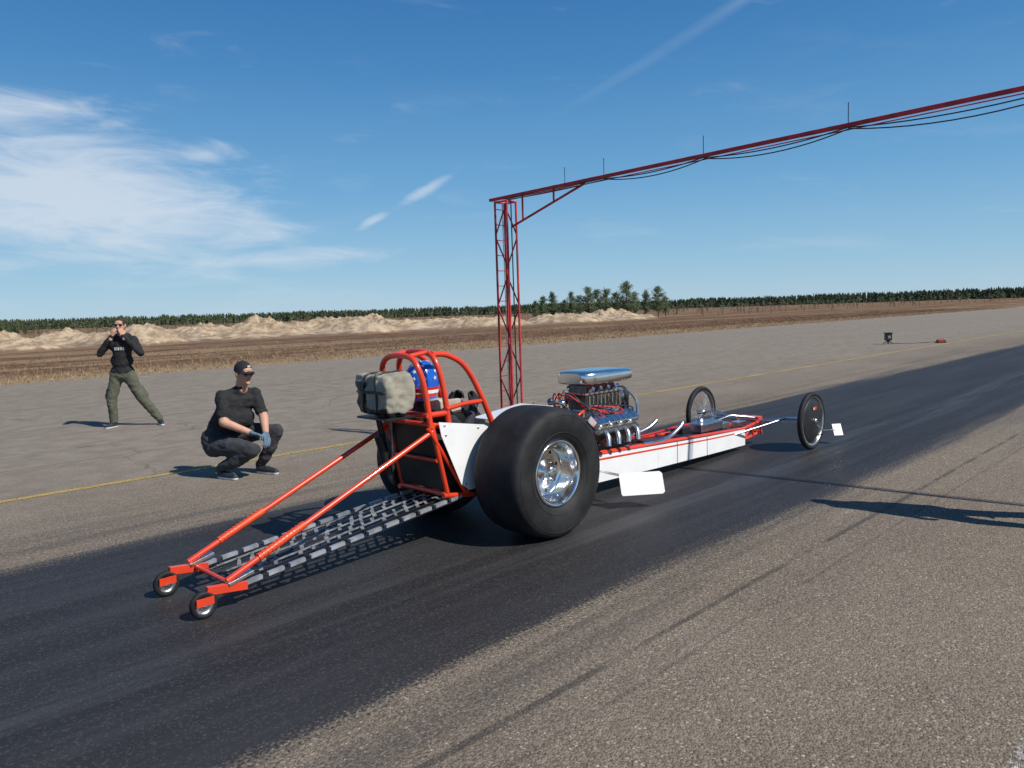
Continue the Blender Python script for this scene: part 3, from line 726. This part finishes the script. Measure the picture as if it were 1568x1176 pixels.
GREYT=mat('charcoal_trousers',(.035,.036,.042),.9,0,.2,10,.3,80); SHOE=mat('dark_shoe',(.02,.025,.035),.6); SOLE=mat('white_sole',(.6,.6,.6),.7)
GLASS=mat('sunglasses',(.01,.01,.01),.08); GLOVE=mat('grey_blue_glove',(.10,.15,.20),.8,0,.2,30); BEARD=mat('beard',(.13,.08,.055),.9)
def head(parent,c,yaw,pitch,neck_to,mats_hair=1,beard=True,glasses=True,cap=False,hair=True):
    """face forward = -Y before yaw"""
    R=(Matrix.Rotation(yaw,3,'Z')@Matrix.Rotation(pitch,3,'X')); c=V(c)
    P=lambda x,y,z: c+R@V((x,y,z))
    F=Fig()
    F.ell(P(0,.014,.035),(.077,.096,.086),1,R)
    F.ell(P(0,-.022,-.012),(.066,.076,.092),0,R); F.ell(P(0,-.038,-.072),(.05,.052,.042),3 if beard else 0,R)
    F.ell(P(0,-.055,.045),(.058,.045,.035),0,R)
    F.cap(P(0,-.094,.008),P(0,-.112,-.022),.008,.0135,0); F.cap(P(-.038,-.086,.026),P(.038,-.086,.026),.0115,.0115,0)
    F.ell(P(-.033,-.078,-.022),(.02,.016,.016),0,R); F.ell(P(.033,-.078,-.022),(.02,.016,.016),0,R)
    F.ell(P(0,-.092,-.055),(.023,.011,.0065),2,R); F.ell(P(0,-.089,-.066),(.019,.011,.006),2,R)
    F.ell(P(0,-.083,-.095),(.022,.017,.016),3 if beard else 0,R)
    if beard:
        for s in (-1,1): F.cap(P(s*.06,-.0,-.04),P(s*.04,-.055,-.085),.013,.016,3)
    for s in (-1,1): F.ell(P(s*.079,.008,-.012),(.010,.021,.032),0,R)
    F.cap(P(0,.02,-.06),V(neck_to),.056,.064,0)
    o=F.build('head',[SKIN,HAIR,LIP,BEARD],.006,parent,0,2)
    b=MB()
    if glasses:
        for s in (-1,1):
            b.sph(P(s*.034,-.095,.008),(.028,.009,.02),0,14,8,R); b.tube([P(s*.06,-.088,.014),P(s*.078,-.03,.012),P(s*.08,.01,.005)],.0035,0,6)
        b.tube([P(-.012,-.1,.014),P(.012,-.1,.014)],.004,0,6); b.obj('sunglasses',[GLASS],parent)
    if cap:
        b=MB(); seg=24; vs=[];rg=7
        for i in range(rg+1):
            th=(math.pi/2)*i/rg
            for k in range(seg):
                a=2*math.pi*k/seg
                vs.append(P(.086*math.sin(th)*math.cos(a),.010+.105*math.sin(th)*math.sin(a),.035+.098*math.cos(th)-(.012 if i==rg else 0)))
        fs=[(i*seg+k,(i+1)*seg+k,(i+1)*seg+(k+1)%seg,i*seg+(k+1)%seg) for i in range(rg) for k in range(seg)]
        b.add(vs,fs,0,True)
        br=[];
        for t in np.linspace(0,1,9):
            a=math.pi*(1+t); ix=math.cos(a); iy=math.sin(a)
            br.append((P(.083*ix,.01+.098*iy,.036),P(.078*ix*1.0,-.03+.135*iy,.026-.012*abs(ix))))
        vs=[q for pr in br for q in pr]; fs=[(2*i,2*i+1,2*i+3,2*i+2) for i in range(8)]
        b.add(vs,fs,0,True); b.add([v+R@V((0,0,-.004)) for v in vs],[f_[::-1] for f_ in fs],0,True)
        b.box(P(0,-.09,.085),(.035,.006,.022),1,R); b.sph(P(0,.01,.135),.007,0,8,6)
        b.obj('cap',[BLK,SOLE],parent)
    return o
def hand(parent,w_,d,nrm,side,curl,m,sc=1.0,name='hand'):
    d=V(d).normalized(); nrm=V(nrm); nrm=(nrm-d*nrm.dot(d)).normalized(); lat=d.cross(nrm)*side; w_=V(w_); F=Fig()
    F.cap(w_-d*.05,w_+d*.01,.029*sc,.026*sc,0)
    for off,L,cf in ((.03,.070,1),(.010,.080,1.05),(-.010,.075,1.1),(-.029,.058,1.15)):
        b0=w_+d*.088*sc+lat*off*sc; F.cap(w_+d*.01+lat*off*.55*sc,b0,.017*sc,.0125*sc,0)
        ang=0; q=b0; dd=d
        for k,fr in enumerate((.45,.31,.24)):
            ang+=curl*cf*(.7 if k==0 else 1); dd=d*math.cos(ang)+nrm*math.sin(ang)
            q2=q+dd*L*fr*sc; F.cap(q,q2,(.0098-.0009*k)*sc,(.009-.0009*k)*sc,0); q=q2
    t0=w_+d*.03*sc+lat*.026*sc; t1=t0+(d*.7+lat*.7+nrm*.25).normalized()*.042*sc; t2=t1+(d*.85+lat*.15+nrm*.5).normalized()*.032*sc
    F.cap(w_+d*.015,t0,.018*sc,.015*sc,0); F.cap(t0,t1,.0145*sc,.0115*sc,0); F.cap(t1,t2,.011*sc,.009*sc,0)
    return F.build(name,[m],.0045,parent,0,1)
def shoe(parent,heel,toe,name,m=SHOE):
    heel=V(heel);toe=V(toe); F=Fig(); d=toe-heel
    F.cap(heel+V((0,0,.045)),heel+d*.5+V((0,0,.04)),.04,.043,0); F.cap(heel+d*.5+V((0,0,.04)),toe+V((0,0,.032)),.045,.032,0)
    F.cap(heel+V((0,0,.05)),heel+V((0,0,.10)),.04,.042,0)
    F.cap(heel+V((0,0,.012)),heel+d*.5+V((0,0,.012)),.036,.04,1); F.cap(heel+d*.5+V((0,0,.012)),toe+V((0,0,.012)),.042,.032,1)
    o=F.build(name,[m,SOLE],.007,parent,0,1)
    for v in o.data.vertices: v.co.z=max(v.co.z,.002)
    return o
def standing(loc,pose='hands',seed=0,parent_name='standing_man',trou=OLIVE):
    e=empty(parent_name,loc)
    B_=Fig()
    B_.cap((-.14,.02,.90),(-.13,.01,1.05),.125,.135,0); B_.cap((-.13,.01,1.05),(-.105,.0,1.30),.135,.145,0)
    B_.cap((-.20,.0,1.32),(-.01,.0,1.32),.11,.11,0); B_.cap((-.27,.0,1.415),(.07,.0,1.415),.066,.066,0); B_.cap((-.105,0,1.40),(-.10,.0,1.50),.085,.066,0)
    B_.cap((-.105,.01,1.48),(-.25,0,1.42),.05,.05,0); B_.cap((-.105,.01,1.48),(.05,0,1.42),.05,.05,0)
    B_.cap((-.20,.01,1.08),(-.06,.01,1.08),.11,.11,0); B_.cap((-.21,.015,.90),(-.07,.015,.90),.115,.115,0)
    B_.cap((-.19,.05,1.475),(-.01,.05,1.475),.045,.045,0)
    if pose=='hands':
        EL=(-.42,-.10,1.20); ER=(.235,-.10,1.19); HL=(-.185,-.155,1.47); HR=(.0,-.155,1.475)
    else:
        EL=(-.36,.02,1.14); ER=(.16,.02,1.14); HL=(-.34,-.1,.90); HR=(.15,-.1,.90)
    B_.chain([(-.285,.0,1.41),EL,HL],[.068,.055,.04],0); B_.chain([(.085,.0,1.41),ER,HR],[.068,.055,.04],0)
    B_.chain([(-.225,.02,.88),(-.305,-.07,.47),(-.29,-.08,.10)],[.112,.082,.066],1)
    B_.chain([(-.06,.02,.88),(.12,.03,.47),(.35,.12,.11)],[.112,.082,.066],1)
    B_.cap((-.20,.015,.84),(-.08,.015,.84),.118,.118,1)
    B_.cap((-.37,.0,.60),(-.38,-.02,.48),.05,.05,1); B_.cap((.13,.05,.60),(.185,.06,.50),.05,.05,1)
    o=B_.build('body',[BLK,trou],.013,e,.011,3,(0,1))
    head(e,(-.10,-.025,1.645),.15 if pose=='hands' else .6,.05,(-.10,0,1.48))
    if pose=='hands':
        hand(e,HL,V((.35,.1,.95)),V((.5,.85,0)),1,.5,SKIN,1,'hand_right'); hand(e,HR,V((-.35,.1,.95)),V((-.5,.85,0)),-1,.5,SKIN,1,'hand_left')
        bvh=BVHTree.FromPolygons([v.co for v in o.data.vertices],[p_.vertices for p_ in o.data.polygons])
        b=MB()
        for i,(w2,h2) in enumerate([(.018,.045),(.03,.045),(.016,.045),(.028,.045),(.018,.045)]):
            x_=-.165+i*.034
            for (ox,oz,ww,hh) in ((-w2*.3,0,.007,h2),(w2*.3,0,.007,h2),(0,h2*.42,w2*.6,.007)):
                hit=bvh.ray_cast(V((x_+ox,-1,1.27+oz)),V((0,1,0)))
                if hit[0]: b.box(hit[0]+V((0,-.001,0)),(ww,.008,hh),0)
        b.obj('shirt_print',[SOLE],e)
    else:
        hand(e,HL,V((0,-.4,-1)),V((.8,0,0)),-1,.35,SKIN,1,'hand_right'); hand(e,HR,V((0,-.4,-1)),V((-.8,0,0)),1,.35,SKIN,1,'hand_left')
    shoe(e,(-.29,-.05,0),(-.33,-.24,0),'shoe_right'); shoe(e,(.35,.14,0),(.46,-.02,0),'shoe_left')
    return e
standing((-6.17,12.45,0))
standing((4.10,5.38,0),'rest',1,'standing_man',GREYT)
# squatting man
e=empty('squatting_man',(-2.92,8.15,0))
Bq=Fig()
Bq.cap((-.25,.06,.36),(-.20,.04,.52),.155,.155,0)
Bq.cap((-.20,.04,.52),(-.06,.01,.74),.155,.148,0); Bq.cap((-.26,-.02,.40),(-.18,.12,.40),.15,.15,1)
Bq.cap((-.09,-.045,.80),(.05,.06,.80),.115,.115,0); Bq.cap((-.11,-.085,.86),(.10,.09,.86),.068,.068,0); Bq.cap((0,0,.86),(.045,-.02,.95),.085,.060,0)
Bq.cap((.02,0,.925),(-.11,-.09,.88),.05,.05,0); Bq.cap((.02,0,.925),(.11,.09,.88),.05,.05,0)
Bq.cap((-.06,-.05,.62),(.02,.02,.62),.13,.13,0)
SR=V((-.13,-.11,.865)); ERr=V((-.08,-.24,.61)); HRr=V((.17,-.20,.49)); SL=V((.14,.10,.865)); ELl=V((.26,.0,.62)); HLl=V((.31,-.12,.47))
mR=SR.lerp(ERr,.72); Bq.cap(SR,mR,.072,.066,0); Bq.cap(mR,ERr,.05,.047,2); Bq.cap(ERr,HRr,.05,.034,2)
mL=SL.lerp(ELl,.72); Bq.cap(SL,mL,.072,.066,0); Bq.cap(mL,ELl,.05,.047,2); Bq.cap(ELl,HLl,.05,.034,2)
Bq.chain([(-.27,-.04,.34),(-.05,-.16,.35),(.20,-.24,.31)],[.125,.11,.082],1); Bq.chain([(.20,-.24,.31),(-.02,-.19,.18),(-.17,-.13,.12)],[.08,.072,.052],1)
Bq.chain([(-.18,.13,.36),(.10,.10,.45),(.37,.04,.46)],[.125,.105,.08],1); Bq.chain([(.37,.04,.46),(.28,.06,.27),(.17,.10,.10)],[.078,.07,.052],1)
Bq.build('body',[BLK,GREYT,SKIN],.012,e,.011,3,(0,1))
head(e,(.09,-.045,1.10),.95,.12,(.045,-.01,.93),beard=False,cap=True)
hand(e,HRr,V((.9,.1,-.3)),V((.1,-.2,-1)),1,.4,GLOVE,1.15,'hand_right'); hand(e,HLl,V((.3,-.6,-.6)),V((-.5,-.1,-.7)),-1,.4,GLOVE,1.15,'hand_left')
shoe(e,(-.19,-.12,0),(.0,-.24,0),'shoe_right'); shoe(e,(.15,.10,0),(.36,-.02,0),'shoe_left')
# driver
e=empty('seated_driver',(-.332,5.952,0),math.radians(45))
SUIT=mat('driver_suit',(.02,.022,.03),.85,bump=.3); HB=mat('helmet_blue',(.01,.11,.55),.15,0,.05,coat=.8); HR_=mat('helmet_red',(.55,.02,.02),.2,coat=.8); HW=mat('helmet_white',(.8,.8,.8),.2,coat=.8)
Fd=Fig(); Fd.cap((-.38,0,.55),(-.42,0,.90),.15,.14,0); Fd.cap((-.42,-.16,.93),(-.42,.16,.93),.07,.07,0); Fd.cap((-.43,0,.9),(-.45,0,1.05),.09,.065,0)
for s in (-1,1):
    Fd.chain([(-.42,s*.18,.93),(-.24,s*.20,.76),(-.07,s*.12,.94)],[.06,.048,.035],0)
    Fd.chain([(-.35,s*.09,.5),(.15,s*.12,.55),(.55,s*.1,.42)],[.09,.075,.055],0)
Fd.build('body',[SUIT],.013,e,.008,2,(0,))
for s in (-1,1): hand(e,(-.09,s*.125,.93),V((.5,-.1*s,.7)),V((0,-s,.2)),-s,.8,BLK,1.1,'hand_'+('left' if s>0 else 'right'))
b=MB(); hc=V((-.46,0,1.185))
for zc0,zc1,mi in ((-1,-.82,0),(-.82,-.66,1),(-.66,-.50,2),(-.50,-.36,1),(-.36,1,0)):
    n_=14; seg=36; vs=[]
    for i in range(n_+1):
        zz=zc0+(zc1-zc0)*i/n_
        if mi==0 and zc1==1: zz=zc0+(1-zc0)*math.sin(math.pi/2*i/n_)
        rr=math.sqrt(max(0,1-zz*zz*(1 if zz>0 else .42)))
        for k in range(seg):
            a=2*math.pi*k/seg; vs.append(hc+V((.135*rr*math.cos(a),.118*rr*math.sin(a),zz*(.135 if zz>0 else .155))))
    b.add(vs,[(i*seg+k,i*seg+(k+1)%seg,(i+1)*seg+(k+1)%seg,(i+1)*seg+k) for i in range(n_) for k in range(seg)],mi,True)
random.seed(3)
def star(c,nv,rad):
    c=V(c);nv=V(nv).normalized(); u=nv.orthogonal().normalized(); w2=nv.cross(u); a0=random.uniform(0,6)
    pts=[c+(u*math.cos(a0+k*math.pi/5)+w2*math.sin(a0+k*math.pi/5))*(rad if k%2==0 else rad*.42) for k in range(10)]
    b.add([c+nv*.002]+pts,[(0,k+1,(k+1)%10+1) for k in range(10)],2)
for th,n_ in ((.35,4),(.75,7),(1.12,9),(1.5,10)):
    for k in range(n_):
        a=2*math.pi*k/n_+th*2; d=V((math.sin(th)*math.cos(a),math.sin(th)*math.sin(a),math.cos(th)))
        if math.cos(a)>.75 and th>.9: continue
        star(hc+V((d.x*.138,d.y*.121,d.z*.138)),V((d.x/.135,d.y/.118,d.z/.135)),.019)
vs=[];seg=12
for i in range(7):
    for k in range(seg+1):
        a=-1.0+2.0*k/seg; zz=-.35+.7*i/6; rr=math.sqrt(1-zz*zz); vs.append(hc+V((.139*rr*math.cos(a),.122*rr*math.sin(a),zz*.135)))
b.add(vs,[(i*(seg+1)+k,i*(seg+1)+k+1,(i+1)*(seg+1)+k+1,(i+1)*(seg+1)+k) for i in range(6) for k in range(seg)],3,True)
b.obj('helmet',[HB,HR_,HW,GLASS],e)
# ------------------------------------------------------------------ distant track equipment
e=empty('timing_sensor_box',(14.14,28.81,0)); b=MB()
b.box((0,0,.27),(.22,.2,.26),0); b.box((0,-.0,.42),(.27,.24,.03),0); b.tube([(0,0,0),(0,0,.15)],.03,0,8)
for s in (-1,1): b.tube([(s*.16,-.1,.01),(0,0,.16)],.012,0,6); b.tube([(s*.16,.1,.01),(0,0,.16)],.012,0,6)
b.tube(crv([(.1,0,.03),(.6,-.1,.012),(1.2,.05,.012),(1.75,-.2,.05)],6),.01,0,6)
b.box((0,-.101,.27),(.1,.01,.1),1)
b.obj('box',[BLACK,GREYW],e)
e=empty('red_timing_block',(15.97,28.54,0)); b=MB(); b.box((0,0,.075),(.28,.16,.09),0); b.box((0,0,.015),(.34,.2,.03),1); b.box((.1,-.082,.075),(.05,.006,.04),1); b.tube([(-.1,0,.12),(-.1,0,.15),(.1,0,.15),(.1,0,.12)],.008,1,6)
b.obj('block',[mat('red_box',(.45,.02,.02),.5),BLACK],e)
